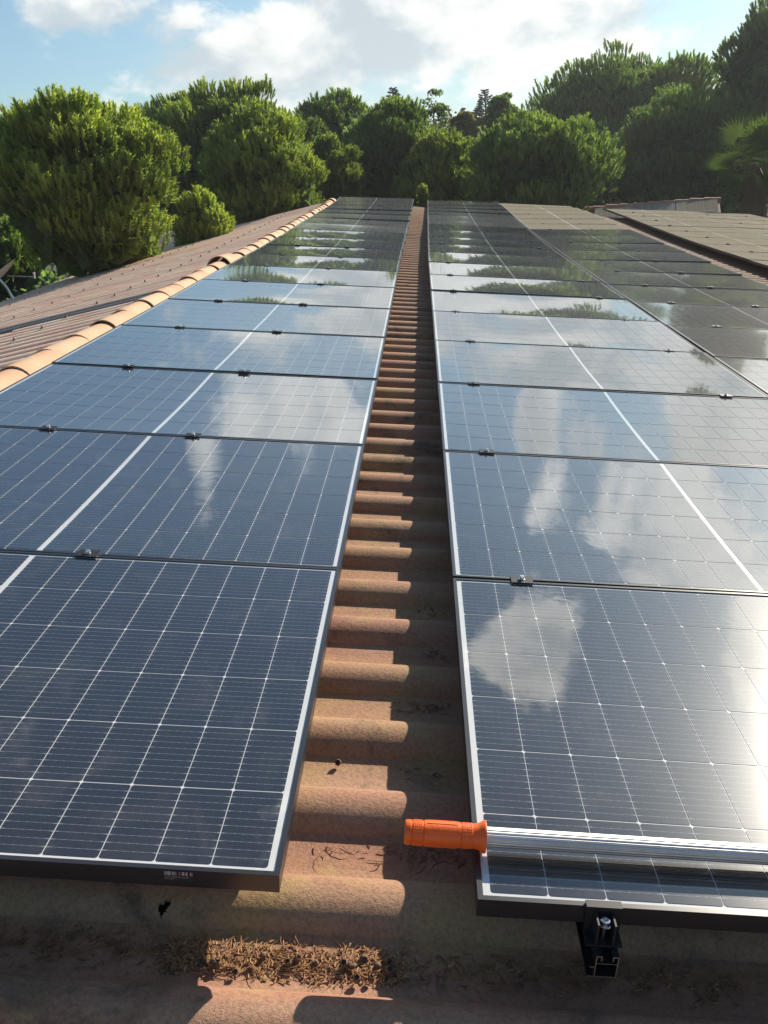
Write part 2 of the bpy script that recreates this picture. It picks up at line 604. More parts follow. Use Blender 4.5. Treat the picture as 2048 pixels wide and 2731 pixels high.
K_NEAR, K_FAR = -10, 86
FAR_END = V0 + PER * (K_FAR - 1) + 0.12
u_rows = [(-1.93, 0.95), (0.80, 3.05), (2.90, 5.20), (5.05, 7.4), (7.25, 8.5)]
for ri, (ua, ub) in enumerate(u_rows):
    step = 6
    for k in range(K_NEAR, K_FAR, step):
        k1 = min(k + step, K_FAR)
        pr = wave_profile(k, k1, 30 if ri == 0 and k <= 0 < k1 else 10)
        dz = -0.0075 * ri

        def fn(u, v, z, dz=dz, ua=ua):
            lift = 0.004 if u < ua + .01 else 0
            return (u + shift(v), v, z + float(heave(u, v)) + dz)
        us = [ua, ua + .4, ua + .8, ua + 1.2, ua + 1.6, ua + 2.0, ub]
        us = sorted(x for x in set(us) if x <= ub)
        hole = None
        if ri == 0 and k <= 0 < k1:
            us = sorted(us + list(np.linspace(-.222, -.190, 17)))
            hole = lambda p, q: (-.217 < .5 * (p[0] + q[0]) < -.195) and (0.037 + abs(.5 * (p[0] + q[0]) + .209) * 1.3 < .5 * (p[1] + q[1]) < .054 + (.5 * (p[0] + q[0]) + .217) * .4)
        o = link('roof_sheet', sheet(pr, us, fn, 0.006, hole).mesh('roof_sheet', M_SHEET, True), house, MW)

PERL = 0.27


def soft_profile(k0, k1):
    """the round barrel waves of the left slope"""
    R = (0.088 ** 2 + 0.034 ** 2) / (2 * 0.034)
    a1 = math.asin(0.087 / R)
    out = []
    for k in range(k0, k1):
        c = PERL * k
        out += [(c - PERL / 2, CREST - .034), (c - .10, CREST - .033)]
        for i in range(11):
            a = -a1 + 2 * a1 * i / 10
            out.append((c + R * math.sin(a), CREST - R * (1 - math.cos(a))))
        out.append((c + .10, CREST - .033))
    out.append((PERL * (k1 - .5), CREST - .034))
    return out


DL = math.radians(15.5)
LEN_L = 4.9
RU, RZ = -1.95, -0.10
KL_FAR = int(FAR_END / PERL) + 1
CUTS = [0.02, 1.55, 3.15, LEN_L]
fast = MB()
k, ki = 3, 0
GREY = 26
while k < KL_FAR:
    grey = (k == GREY)
    step = 2 if grey else min(4, KL_FAR - k, (GREY - k) if k < GREY else 99)
    pr = [(v, z - CREST) for v, z in soft_profile(k, k + step)]
    cuts = [0.02, LEN_L] if grey else CUTS
    for i in range(len(cuts) - 1):
        s0, s1 = cuts[i] - (0.14 if i else 0), cuts[i + 1] + random.uniform(-.025, .025)
        dz = -0.013 * i - (0.004 if ki % 2 else 0)

        def fl(s, v, z, dz=dz):
            h = float(heave(-1.722, v))
            zz = z + dz
            return (RU - s * math.cos(DL) + zz * -math.sin(DL) + shift(v), v, RZ + h - s * math.sin(DL) + zz * math.cos(DL))
        o = link('roof_sheet', sheet(pr, [s0, (s0 + s1) / 2, s1], fl).mesh('roof_sheet', M_SHEET_G if grey else M_SHEET_L, True), house, MW)
        if grey:
            o['label'] = 'dark grey replacement sheet'
        else:
            for kk in range(k, k + step, 2):                       # screw caps on the crests
                c_ = np.array(fl(s0 + 1.0, PERL * kk, 0.0))
                fast.lathe([(-.004, .016), (.004, .016), (.010, .009), (.020, .007), (.022, .004)], c_, (-math.sin(DL), 0, math.cos(DL)), 8)
    k += step
    ki += 1
o = link('fasteners', fast.mesh('fasteners', M_RUST, True), house, MW)
o['kind'] = 'stuff'

# near part of the left slope (beside the camera), never quite in frame
pr = [(v, z - CREST) for v, z in soft_profile(-8, 3)]
link('roof_sheet', sheet(pr, [0.02, 2.4, LEN_L], fl).mesh('roof_sheet', M_SHEET_L, True), house, MW)

# ridge tiles: overlapping half-round clay tiles
TL = 0.47
v = -2.2
i = 0
while v < FAR_END - 0.1:
    mb = MB()
    r0, r1 = 0.1195 + random.uniform(-.002, .002), 0.115 + random.uniform(-.003, .003)
    flip = (abs(v - 8.75) < 0.21)
    if flip:
        r0, r1 = 0.142, 0.126
    rows = []
    for s in range(6):
        t = s / 5
        r = r0 * (1 - t) + r1 * t
        rows.append([(r * math.cos(a), t * (TL + .05), r * math.sin(a) * 1.0) for a in np.linspace(math.radians(-14), math.radians(194), 17)])
    P = np.array(rows)
    Q = P.copy()
    Q[:, :, 0] *= 0.93
    Q[:, :, 2] *= 0.93
    mb.grid(P[:, ::-1])
    mb.grid(Q)
    for (a, b) in ((P[0], Q[0]), (Q[-1], P[-1])):
        for j in range(16):
            mb.face([a[j], a[j + 1], b[j + 1], b[j]])
    hz = float(heave(-1.722, v)) - 0.150 + (0.02 if flip else 0) + random.uniform(-.006, .006)
    m4 = MW @ TM((-1.935 + shift(v) + random.uniform(-.012, .012), v, hz)) @ Matrix.Rotation(random.uniform(-.03, .03), 4, 'Z') @ Matrix.Rotation(-0.012, 4, 'X')
    link('ridge_tile', mb.mesh('ridge_tile', M_RIDGE, True), house, m4)
    v += TL
    i += 1

# walls under the roof
wb = MB()
y0, y1 = -2.2, FAR_END - 0.35
lx, rx = -5.9, 8.1
lz, rz = W(0, 0, 0)[2] - 1.75, W(8.1, 0, -0.35)[2]
pz = W(-1.95, 0, -0.30)[2]
px_ = W(-1.95, 0, -.3)[0]
prof = [(lx, GROUND + 0.0), (rx, GROUND + 0.0), (rx, rz), (px_, pz), (lx, lz)]
for yy, rev in ((y0, False), (y1, True)):
    pts = [(a, yy, b) for a, b in prof]
    wb.face(pts[::-1] if rev else pts)
wb.face([(lx, y0, GROUND), (lx, y0, lz), (lx, y1, lz), (lx, y1, GROUND)])
wb.face([(rx, y0, GROUND), (rx, y1, GROUND), (rx, y1, rz), (rx, y0, rz)])
link('wall', wb.mesh('wall', M_WALL), house, Matrix.Identity(4))

# ------------------------------------------------------------------ solar panels
FW = 0.009             # frame lip seen from above
IN_W, IN_H = PW - 2 * FW, PH - 2 * FW
SIDE, ENDM, MID = 0.012, 0.007, 0.014
CP = (IN_W - 2 * SIDE - MID) / 18
RP = (IN_H - 2 * ENDM) / 6
CW, CH = CP - 0.0018, RP - 0.0034


def frame_mesh():
    mb = MB()
    for (x0, x1, y0, y1) in ((0, PW, 0, FW), (0, PW, PH - FW, PH), (0, FW, FW, PH - FW), (PW - FW, PW, FW, PH - FW)):
        mb.box(x0, x1, y0, y1, -PT, 0)
    # bottom flange turned inwards
    mb.box(FW, PW - FW, FW, 0.03, -PT, -PT + .002)
    mb.box(FW, PW - FW, PH - .03, PH - FW, -PT, -PT + .002)
    # bright chamfered lip where the black coating is thin
    return mb.mesh('panel_frame', M_FRAME)


def sag(x, y, S):
    """the laminate hangs a few millimetres low in the middle of its frame: depth and slopes"""
    X, Y = 2 * x / PW - 1, 2 * y / PH - 1
    z = -S * (1 - X * X) * (1 - 0.9 * Y * Y)
    return z, S * 2 * X * (1 - 0.9 * Y * Y) * 2 / PW, S * (1 - X * X) * 1.8 * Y * 2 / PH


def curved(me, S):
    """bend a flat panel-sized mesh to the sag and give it matching smooth normals"""
    nv = len(me.vertices)
    co = np.zeros(nv * 3, np.float32)
    me.vertices.foreach_get('co', co)
    co = co.reshape(-1, 3)
    z, sx, sy = sag(co[:, 0], co[:, 1], S)
    co[:, 2] += z
    me.vertices.foreach_set('co', co.ravel())
    me.update()
    nr = unit_rows(np.stack([-sx, -sy, np.ones(nv)], 1))
    me.polygons.foreach_set('use_smooth', [True] * len(me.polygons))
    me.normals_split_custom_set_from_vertices([tuple(map(float, q)) for q in nr])
    return me


def unit_rows(a):
    return a / np.linalg.norm(a, axis=1, keepdims=True)


def back_mesh(mat, S):
    mb = MB()
    P = np.array([[(x, y, -0.0026) for x in np.linspace(FW, PW - FW, 25)] for y in np.linspace(FW, PH - FW, 17)])
    mb.grid(P)
    return curved(mb.mesh('backsheet', mat), S)


def cell_poly(w, h, c=0.0032):
    return [(-w + c, -h), (w - c, -h), (w, -h + c), (w, h - c), (w - c, h), (-w + c, h), (-w, h - c), (-w, -h + c)]


def cell_centres():
    for r in range(6):
        for c in range(18):
            x = FW + SIDE + (c + .5) * CP + (MID if c >= 9 else 0)
            y = FW + ENDM + (r + .5) * RP
            yield x, y


def add_cell(mb, x, y):
    """octagonal wafer in three strips, so that it can follow the sag"""
    w, h, c = CW / 2, CH / 2, 0.0032
    ys = (-h, -h + c, -h / 3, h / 3, h - c, h)
    for a, b in zip(ys[:-1], ys[1:]):
        wa = w - c if a == -h else w
        wb = w - c if b == h else w
        q = [(-wa, a), (wa, a), (wb, b), (-wb, b)]
        mb.face([(p + x, r + y, -0.0019) for p, r in q], q)


def cell_mesh(mat, x, y, S):
    mb = MB()
    add_cell(mb, x, y)
    return curved(mb.mesh('solar_cell', mat), S)


def cells_mesh(mat, S):
    mb = MB()
    for x, y in cell_centres():
        add_cell(mb, x, y)
    return curved(mb.mesh('cell_sheet', mat), S)


SAGS = (0.0062, 0.0085, 0.0073)
ME_FRAME = frame_mesh()
ME_BACK = [[back_mesh(m, S) for S in SAGS] for m in M_BACK]
ME_CELL = [[cell_mesh(M_CELL[0], x, y, S) for x, y in cell_centres()] for S in SAGS]
ME_CELLS = [[cells_mesh(m, S) for S in SAGS] for m in M_CELL]


def panel(corners, label, group, dust, split):
    """corners: near-left, near-right, far-left in the roof frame"""
    a, b, c = [np.array(q, float) for q in corners]
    ex = (b - a) / np.linalg.norm(b - a)
    ey = c - a
    ey = ey - ex * (ey @ ex)
    ey /= np.linalg.norm(ey)
    ez = np.cross(ex, ey)
    L = np.eye(4)
    L[:3, 0], L[:3, 1], L[:3, 2], L[:3, 3] = ex, ey, ez, a
    mw = MW @ Matrix(L.tolist())
    t = empty('solar_panel', mw, label, 'solar panel', group)
    link('frame', ME_FRAME, t)
    k = random.randrange(3)
    link('backsheet', ME_BACK[dust][k], t)
    if split:
        for me in ME_CELL[k]:
            link('solar_cell', me, t)
    else:
        o = link('cell_sheet', ME_CELLS[dust][k], t)
        o['kind'] = 'stuff'
    return t


def ordinal(n):
    return {1: 'first', 2: 'second', 3: 'third', 4: 'fourth', 5: 'fifth', 6: 'sixth', 7: 'seventh', 8: 'eighth', 9: 'ninth', 10: 'tenth',
            11: 'eleventh', 12: 'twelfth', 13: 'thirteenth', 14: 'fourteenth', 15: 'fifteenth', 16: 'sixteenth', 17: 'seventeenth',
            18: 'eighteenth', 19: 'nineteenth'}[n]


def column(u0, v0, rows, zl, zr, name, dust_fn, split_n, first=0):
    for j in range(first, rows):
        va = v0 + j * PITCH
        vb = va + PITCH
        w = PH / PITCH
        jt = lambda s: random.gauss(0, s)
        e = 0.0022
        a = (u0 + shift(va), va, zl(va) + jt(e))
        b = (u0 + PW + shift(va), va, zr(va) + jt(e))
        zf = zl(va) * (1 - w) + zl(vb) * w + jt(e)
        c = (u0 + shift(va), va + PH, zf)
        n = j - first
        if n == 0:
            lab = 'nearest solar panel of %s' % name
        elif j == rows - 1:
            lab = 'farthest solar panel of %s' % name
        else:
            lab = '%s solar panel from the near end of %s' % (ordinal(n + 1), name)
        panel((a, b, c), lab, 'solar panels of ' + name, dust_fn(j), n < split_n)


fi = lambda tab: (lambda v: float(np.interp(v, VJ[:len(tab)], tab)))
zd = lambda v: float(np.interp(v, ZD_V, ZD_Z))
NA = 'the row beside the ridge tiles'
NB = 'the row right of the bare strip'
NC = 'the row left of the far strip'
ND = 'the dusty row past the far strip'
NE = 'the outermost dusty row'
column(-PW, 0.0, 18, fi(ZA_L), fi(ZA_R), NA, lambda j: 0 if j < 11 else 3, 6)
column(BU, -0.019, 19, fi(ZB_L), fi(ZB_R), NB, lambda j: 0 if j < 13 else 3, 6)
CU = BU + PW + 0.022
column(CU, -0.13, 19, fi(ZB_R), fi(ZC_R), NC, lambda j: 1 if j < 13 else 2, 0, 2)
DU = 4.60
DV = -0.29
zd2 = lambda v: zd(v) + 0.03 * min(1.0, max(0.0, (v - 8) / 5))
column(DU, DV, 19, zd, zd2, ND, lambda j: 2, 0, 6)
column(DU + PW + 0.015, DV, 19, zd2, zd2, NE, lambda j: 2, 0, 8)


# ------------------------------------------------------------------ mounting rails with clamps
def rail_profile_pts():
    """open hat rail, 45 wide and 50 high, 2 mm walls, as little boxes (x0,x1,z0,z1)"""
    w, h, t = 0.0175, 0.043, 0.0018
    return [(-w, -w + t, -h, -0.002), (w - t, w, -h, -0.002), (-w + t, w - t, -h, -h + t), (-w, -0.008, -.002, 0), (0.008, w, -.002, 0),
            (-0.010, -0.008, -.010, -.002), (0.008, 0.010, -.010, -.002), (-w - .010, -w, -h, -h + t), (-w - .008, -w, -h * .55, -h * .55 + t),
            (-w + t, w - t, -.016, -.016 + t * .8)]


def clamp_mesh():
    mb = MB()
    mb.box(-0.030, 0.030, -0.021, 0.021, 0.0012, 0.0052)
    mb.box(-0.030, 0.030, -0.004, -0.0025, -0.03, 0.0012)
    mb.box(-0.030, 0.030, 0.0025, 0.004, -0.03, 0.0012)
    return mb.mesh('mid_clamp', M_BLACK)


def bolt_mesh():
    mb = MB()
    mb.lathe([(0, 0.0085), (0.0015, 0.009), (0.002, 0.0066), (0.0095, 0.0066), (0.0105, 0.0058)], (0, 0, 0.0052), (0, 0, 1), 14)
    return mb.mesh('bolt', M_STEEL, True)


ME_CL, ME_BO = clamp_mesh(), bolt_mesh()


def rail(u, v0, v1, zfun, gaps, label, stick=0.0):
    t = empty('mounting_rail', MW @ TM((u, v0, zfun(max(v0, 0)) - PT - .001)), label, 'mounting rail', 'aluminium rails under the panels')
    mb = MB()
    vs = [v0 - stick] + [g for g in gaps] + [v1]
    for (x0, x1, z0, z1) in rail_profile_pts():
        P = []
        for vv in vs:
            zz = zfun(max(vv, 0)) - PT - 0.0125
            du = u + shift(vv)
            P.append([(du + x0, vv, zz + z0), (du + x1, vv, zz + z0), (du + x1, vv, zz + z1), (du + x0, vv, zz + z1), (du + x0, vv, zz + z0)])
        P = np.array(P)
        mb.grid(P)
        mb.mi = 1
        mb.face(P[0][:4])
        mb.face(P[-1][:4][::-1])
        mb.mi = 0
    link('rail', mb.mesh('rail', [M_RAIL, M_ALU]), t, MW)
    for g in gaps:
        c = link('clamp', ME_CL, t, MW @ TM((u + shift(g) + random.uniform(-.03, .03), g, zfun(g))))
        link('bolt', ME_BO, c)
    return t


def lerp(f, g, t):
    return lambda v: f(v) * (1 - t) + g(v) * t


def gaps(v0, a, b):
    return [v0 + j * PITCH - (PITCH - PH) / 2 for j in range(a, b)]


rail(-0.69, 0.06, 20.55, lerp(fi(ZA_L), fi(ZA_R), .6), gaps(0, 1, 18), 'rail and clamps nearer the bare strip under the ridge-side row')
rail(-1.31, 0.06, 20.55, lerp(fi(ZA_L), fi(ZA_R), .24), gaps(0, 1, 18), 'rail and clamps nearer the ridge tiles under the ridge-side row')
rail_b = rail(BU + 0.20, -0.019, 21.7, lerp(fi(ZB_L), fi(ZB_R), .12), gaps(-.019, 1, 19), 'rail with its cut hollow end showing below the front black end clamp', 0.052)
rail(BU + 1.49, -0.019, 21.7, lerp(fi(ZB_L), fi(ZB_R), .87), gaps(-.019, 1, 19), 'rail and clamps near the right edge of the row right of the bare strip', 0.045)
rail(CU + 0.37, 2.16, 21.5, lerp(fi(ZB_R), fi(ZC_R), .2), gaps(-.13, 3, 19), 'rail and clamps left of the white centre line in the tree-reflecting row')
rail(CU + 1.06, 2.16, 21.5, lerp(fi(ZB_R), fi(ZC_R), .6), gaps(-.13, 3, 19), 'rail and clamps right of the white centre line in the tree-reflecting row')
rail(DU + 0.42, 6.4, 21.3, lerp(zd, zd2, .5), gaps(DV, 7, 19), 'rail and clamps near the dark side edge of the dusty row past the far strip')
rail(DU + 1.25, 6.4, 21.3, lerp(zd, zd2, .5), gaps(DV, 7, 19), 'rail and clamps at the right side of the dusty row past the far strip')
rail(DU + PW + 0.42, 8.7, 21.3, zd2, gaps(DV, 9, 19), 'rail and clamps at the left side of the outermost dusty row')
rail(DU + PW + 1.25, 8.7, 21.3, zd2, gaps(DV, 9, 19), 'rail and clamps at the right side of the outermost dusty row')

# end clamp in front of the right-hand row
ec = MB()
ec.box(-0.028, 0.028, -0.0060, 0.008, 0.0015, 0.0045)      # lip gripping the frame
ec.box(-0.028, 0.028, -0.0060, -0.003, -0.047, 0.0015)     # back wall
ec.box(-0.028, 0.028, -0.034, -0.0060, -0.047, -0.0435)    # foot
for sx in (-0.0145, 0.0115):
    ec.prism([(sx, -0.0335), (sx + .003, -0.0335), (sx + .003, -0.0062), (sx, -0.0062)], -0.0435, -0.004)
eo = link('end_clamp', ec.mesh('end_clamp', M_BLACK), rail_b, MW @ TM((0.513, -0.0195, 0)))
eb = MB()
eb.lathe([(0, 0.0042), (0.026, 0.0042), (0.0262, 0.0098), (0.028, 0.0102), (0.0282, 0.0078), (0.036, 0.0078), (0.0365, 0.0068), (0.0366, 0.0045), (0.032, 0.0042)], (0, -0.0185, -0.0435), (0, 0, 1), 18)
link('bolt', eb.mesh('end_bolt', M_STEEL, True), eo)

# serial label on the front of the nearest left panel
first_panel = [o for o in col.objects if o.name == 'solar_panel'][0]


def mat_barcode():
    m, N, bs = new_mat('barcode_print')
    uv = N.n('ShaderNodeTexCoord').outputs['UV']
    x, y, _ = N.sep(uv)
    wn = N.n('ShaderNodeTexWhiteNoise', noise_dimensions='1D')
    N.put(wn.inputs['W'], N.m('FLOOR', N.m('MULTIPLY', x, 46.0)))
    bars = N.m('MULTIPLY', N.m('GREATER_THAN', wn.outputs['Value'], 0.45), N.m('GREATER_THAN', y, 0.55))
    w2 = N.n('ShaderNodeTexWhiteNoise', noise_dimensions='2D')
    N.put(w2.inputs['Vector'], N.comb(N.m('FLOOR', N.m('MULTIPLY', x, 60.0)), N.m('FLOOR', N.m('MULTIPLY', y, 14.0)), 0))
    r1 = N.m('MULTIPLY', N.m('LESS_THAN', N.m('ABSOLUTE', N.m('SUBTRACT', y, 0.34)), 0.07), N.m('LESS_THAN', x, 0.86))
    r2 = N.m('MULTIPLY', N.m('LESS_THAN', N.m('ABSOLUTE', N.m('SUBTRACT', y, 0.10)), 0.07), N.m('LESS_THAN', x, 0.36))
    txt = N.m('MULTIPLY', N.m('MAXIMUM', r1, r2), N.m('GREATER_THAN', w2.outputs['Value'], 0.5))
    N.put(bs.inputs['Base Color'], N.mix(N.m('MAXIMUM', bars, N.m('MULTIPLY', txt, .5)), (0.02, 0.02, 0.022, 1), (0.30, 0.30, 0.30, 1)))
    bs.inputs['Roughness'].default_value = 0.5
    return m


M_BAR = mat_barcode()
lb = MB()
lb.face([(PW - 0.186, -0.0006, -0.021), (PW - 0.140, -0.0006, -0.021), (PW - 0.140, -0.0006, -0.004), (PW - 0.186, -0.0006, -0.004)], [(0, 0), (1, 0), (1, 1), (0, 1)])
lo = link('serial_label', lb.mesh('serial_label', M_BAR), first_panel)
lo['label'] = 'small barcode label on the front frame edge'

# ------------------------------------------------------------------ cleaning pole with orange grip lying on the front right panel
pole = empty('cleaning_pole', MW @ TM((0.34, 0.093, 0.02)), 'fluted aluminium pole with an orange rubber grip resting on the front panel', 'cleaning pole')
ax = np.array([1.0, 0.0, -0.006])
ax /= np.linalg.norm(ax)
p0 = np.array([0.197, 0.090, 0.0265])
mb = MB()
NFL = 20
mb.lathe([(0.128, .0158), (0.9, .0158), (2.3, .0158)], p0, ax, NFL * 4, True, lambda t, th: 1 + (0.035 if (th * NFL / (2 * math.pi)) % 1 < 0.5 else -0.022))
link('tube', mb.mesh('tube', simple('brushed_tube', (0.66, 0.65, 0.62), 0.52, 1.0), True), pole, MW)
mb = MB()
pf = [(0, .0165), (0.001, .0188), (0.003, .0200), (0.011, .0202), (0.0118, .0190), (0.013, .0190), (0.0138, .0203), (0.030, .0206), (0.0308, .0192),
      (0.0322, .0192), (0.033, .0208), (0.060, .0212), (0.093, .0209), (0.0938, .0195), (0.0952, .0195), (0.096, .0207), (0.113, .0206), (0.1138, .0196),
      (0.115, .0198), (0.121, .0206), (0.127, .0228), (0.1315, .0258), (0.134, .0266), (0.1358, .0262), (0.1362, .0225)]
mb.lathe(pf, p0, ax, 36)
gr = link('grip', mb.mesh('grip', M_ORANGE, True), pole, MW)
kb = MB()                                                           # raised knurl pads and finger ribs
a_ = np.cross(ax, (0, 0, 1.0))
a_ /= np.linalg.norm(a_)
b2 = np.cross(ax, a_)
for (t0, t1) in ((0.0155, 0.0285), (0.0975, 0.1115)):
    for t in np.linspace(t0, t1, 5):
        for th in np.linspace(0, 2 * math.pi, 31)[:-1]:
            rd = a_ * math.cos(th) + b2 * math.sin(th)
            tg = -a_ * math.sin(th) + b2 * math.cos(th)
            c0 = p0 + ax * t + rd * 0.0203
            s = 0.0011
            q = [c0 + ax * s + tg * s, c0 - ax * s + tg * s, c0 - ax * s - tg * s, c0 + ax * s - tg * s]
            top = c0 + rd * 0.0012
            for i in range(4):
                kb.face([q[i], q[(i + 1) % 4], top])
link('knurl', kb.mesh('knurl', M_ORANGE), gr)
rb = MB()
for th in np.linspace(0, 2 * math.pi, 9)[:-1]:
    rd = a_ * math.cos(th) + b2 * math.sin(th)
    rb.tube([p0 + ax * t + rd * 0.0207 for t in (0.036, 0.04, 0.06, 0.085, 0.09)], [0.0004, 0.0011, 0.0012, 0.0011, 0.0004], 5)
link('rib', rb.mesh('rib', M_ORANGE), gr)


# ------------------------------------------------------------------ litter in the troughs
M_NEEDLE_DRY, N_, b_ = new_mat('dry_twigs')
oi = N_.n('ShaderNodeAttribute', attribute_name='tint').outputs['Fac']
N_.put(b_.inputs['Base Color'], N_.mix(oi, (0.20, 0.10, 0.045, 1), (0.50, 0.27, 0.12, 1)))
b_.inputs['Roughness'].default_value = 0.8
M_CONE = simple('acorn_cup', (0.15, 0.09, 0.05), 0.85)
M_BERRY = simple('dry_berry', (0.26, 0.12, 0.08), 0.6)


def add_tint(me, vals):
    at = me.attributes.new('tint', 'FLOAT', 'POINT')
    at.data.foreach_set('value', np.asarray(vals, np.float32))


def litter(n, ufun, vc, vs, zbase, lo, hi, tmean):
    mb = MB()
    tint = []
    for _ in range(n):
        u = ufun()
        vv = vc + np.clip(random.gauss(0, vs), -2 * vs, 2 * vs)
        long_ = random.random() < .2
        L = random.uniform(hi * .6, hi * 1.3) if long_ else random.uniform(lo * .6, lo * 1.6)
        a = random.uniform(0, 2 * math.pi)
        tilt = random.gauss(0, .14)
        d = np.array([math.cos(a) * math.cos(tilt), math.sin(a) * math.cos(tilt), math.sin(tilt)])
        sd_ = np.cross(d, (0, 0, 1))
        z = zbase + abs(random.gauss(0, .0022)) + .0012
        bend = random.uniform(-.3, .3) * L
        pts = [np.array([u, vv, z]) + d * L * t + sd_ * bend * 4 * t * (1 - t) for t in (0, .35, .7, 1)]
        r = random.uniform(.0005, .0009) if long_ else random.uniform(.0008, .0016)
        n0 = len(mb.v)
        mb.tube(pts, [r, r * 1.1, r, r * .5], 3)
        tint += [np.clip(random.gauss(tmean, .25), 0, 1)] * (len(mb.v) - n0)
    return mb, tint


def trough(k):
    return V0 + PER * k - PER / 2


def stuff(name, mb, tint, mat, label=None):
    me = mb.mesh(name, mat)
    add_tint(me, tint)
    o = link(name, me, None, MW)
    tag(o, kind='stuff')
    if label:
        o['label'] = label
    return o


mb, tt = litter(1500, lambda: random.uniform(-.185, .21), trough(0) + .0, .017, TROUGH, .008, .032, .55)
m2, t2 = litter(420, lambda: random.uniform(.2, .75), trough(0) + .002, .018, TROUGH, .01, .035, .25)
m3, t3 = litter(520, lambda: random.uniform(-.75, -.15), trough(0) + .004, .02, TROUGH, .01, .04, .2)
for q, tq in ((m2, t2), (m3, t3)):
    n0 = len(mb.v)
    mb.v += q.v
    mb.f += [tuple(i + n0 for i in f) for f in q.f]
    mb.m += q.m
    mb.uv += q.uv
    tt += tq
stuff('twig_litter', mb, tt, M_NEEDLE_DRY)
for k, uc, us, n in ((1, .06, .02, 9), (1, .16, .02, 14), (1, .245, .025, 40), (1, .30, .02, 25), (3, .26, .03, 30), (2, .25, .03, 8), (3, .2, .02, 8), (4, .27, .02, 14), (5, .26, .03, 12)):
    m_, t_ = litter(n, lambda: random.gauss(uc, us), trough(k) + .02, .014, TROUGH, .015, .05, .35 if uc < .19 else .1)
    me = m_.mesh('twig_cluster', M_NEEDLE_DRY)
    add_tint(me, t_)
    o = link('twig_cluster', me, None, MW)
    tag(o, kind='stuff')


def cup_mesh(seed):
    r = random.Random(seed)
    mb = MB()
    mb.lathe([(0, .0012), (.001, .004), (.004, .0066), (.008, .0070), (.0115, .0060), (.012, .0052), (.006, .0045)], (0, 0, 0), (0, 0, 1), 12, True,
             lambda t, th: 1 + .10 * math.sin(5 * th + 9 * t * 100) + r.uniform(-.06, .06))
    return mb.mesh('acorn_cup', M_CONE, True)


cups = [cup_mesh(s) for s in range(5)]
for i in range(26):
    u = random.uniform(-.16, .20)
    s = random.uniform(.65, 1.05)
    m4 = MW @ TM((u, trough(0) + random.gauss(-.002, .016), TROUGH + .006)) @ Matrix.Rotation(random.uniform(0, 6.3), 4, 'Z') @ Matrix.Rotation(random.uniform(-1.9, 1.9), 4, 'X') @ Matrix.Scale(s, 4)
    o = link('acorn_cup', cups[i % 5], None, m4)
    tag(o, 'small brown acorn cup lying in the twig litter of the roof trough', 'acorn cup', 'acorn cups in the roof litter')
m4 = MW @ TM((0.055, trough(2) + .028, TROUGH + .006)) @ Matrix.Rotation(.7, 4, 'X') @ Matrix.Scale(1.0, 4)
tag(link('acorn_cup', cup_mesh(77), None, m4), 'single reddish brown acorn cup alone on the sunlit trough above the grip', 'acorn cup')


# ------------------------------------------------------------------ satellite dish beyond the left eave
dpos = ray_point(-12, 735, 16.0)
dish = empty('satellite_dish', TM(ray_point(41, 806, 16.0)), 'beige satellite dish on a slanted mast at the left roof edge', 'satellite dish')
mb = MB()
dd = np.array([-0.50, -0.14, 0.85])
dd /= np.linalg.norm(dd)
mb.lathe([(-.075, .001), (-.071, .10), (-.058, .20), (-.035, .29), (0, .40), (.008, .405), (.004, .395), (-.028, .285), (-.052, .19), (-.064, .10), (-.068, .001)], dpos, dd, 36, False)
link('dish', mb.mesh('dish', M_DISH, True), dish, Matrix.Identity(4))
mb = MB()
mb.tube([dpos - dd * .07, ray_point(18, 767, 16.0), ray_point(41, 806, 16.0), ray_point(44, 830, 16.0)], [.03, .025, .025, .03], 10)
link('mast', mb.mesh('mast', M_ALU, True), dish, Matrix.Identity(4))
mb = MB()
e1 = ray_point(92, 738, 15.8)
mb.tube([dpos + dd * .0 + (e1 - dpos) * .30, e1], .010, 8)
mb.lathe([(0, .02), (.06, .022), (.07, .028), (.10, .028)], e1 - (0, 0, .03), (0.0, 0.2, 1), 12)
link('feed_arm', mb.mesh('feed_arm', M_ALU, True), dish, Matrix.Identity(4))
mb = MB()
q = ray_point(50, 815, 16.0)
mb.box(q[0] - .14, q[0] + .14, q[1] - .1, q[1] + .1, q[2] - .25, q[2] - .02)
link('base', mb.mesh('base', M_WALL), dish, Matrix.Identity(4))


# ------------------------------------------------------------------ outbuilding at the far right
ob_d = 29.0
rl, rr_ = ray_point(1600, 561, ob_d), ray_point(1914, 523, ob_d)
rl[2] = rr_[2] = 0.5 * (rl[2] + rr_[2])
rdv = rr_ - rl
rl = rr_ - rdv / np.linalg.norm(rdv) * 5.2
rx_ = (rr_ - rl) / np.linalg.norm(rr_ - rl)
dn = np.array([rx_[1], -rx_[0], 0.0])
dn = dn / np.linalg.norm(dn)
if dn[1] > 0:
    dn = -dn
dn = dn * math.cos(math.radians(16)) + np.array([0, 0, -math.sin(math.radians(16))])
nn = np.cross(rx_, -dn)
if nn[2] < 0:
    nn = -nn
OB = np.eye(4)
OB[:3, 0], OB[:3, 1], OB[:3, 2], OB[:3, 3] = rx_, -dn, nn, rl
OBM = Matrix(OB.tolist())
ob = empty('outbuilding', TM((rl[0], rl[1], GROUND)), 'small outbuilding behind the right rows with a clay-tiled ridge and three panels', 'outbuilding')
mb = MB()
mb.box(-.1, 5.25, -3.6, 0.05, -.16, -.05)
link('roof', mb.mesh('roof', M_SHEET, False), ob, OBM)
mb = MB()
wl, wr = rl + rx_ * 0.1 - nn * .1, rr_ - rx_ * 0.15 - nn * .1
fl_, fr_ = wl + dn * 3.3, wr + dn * 3.3
for a, b in ((wl, wr), (wr, fr_), (fr_, fl_), (fl_, wl)):
    mb.face([(a[0], a[1], GROUND), (b[0], b[1], GROUND), (b[0], b[1], b[2] - .1), (a[0], a[1], a[2] - .1)])
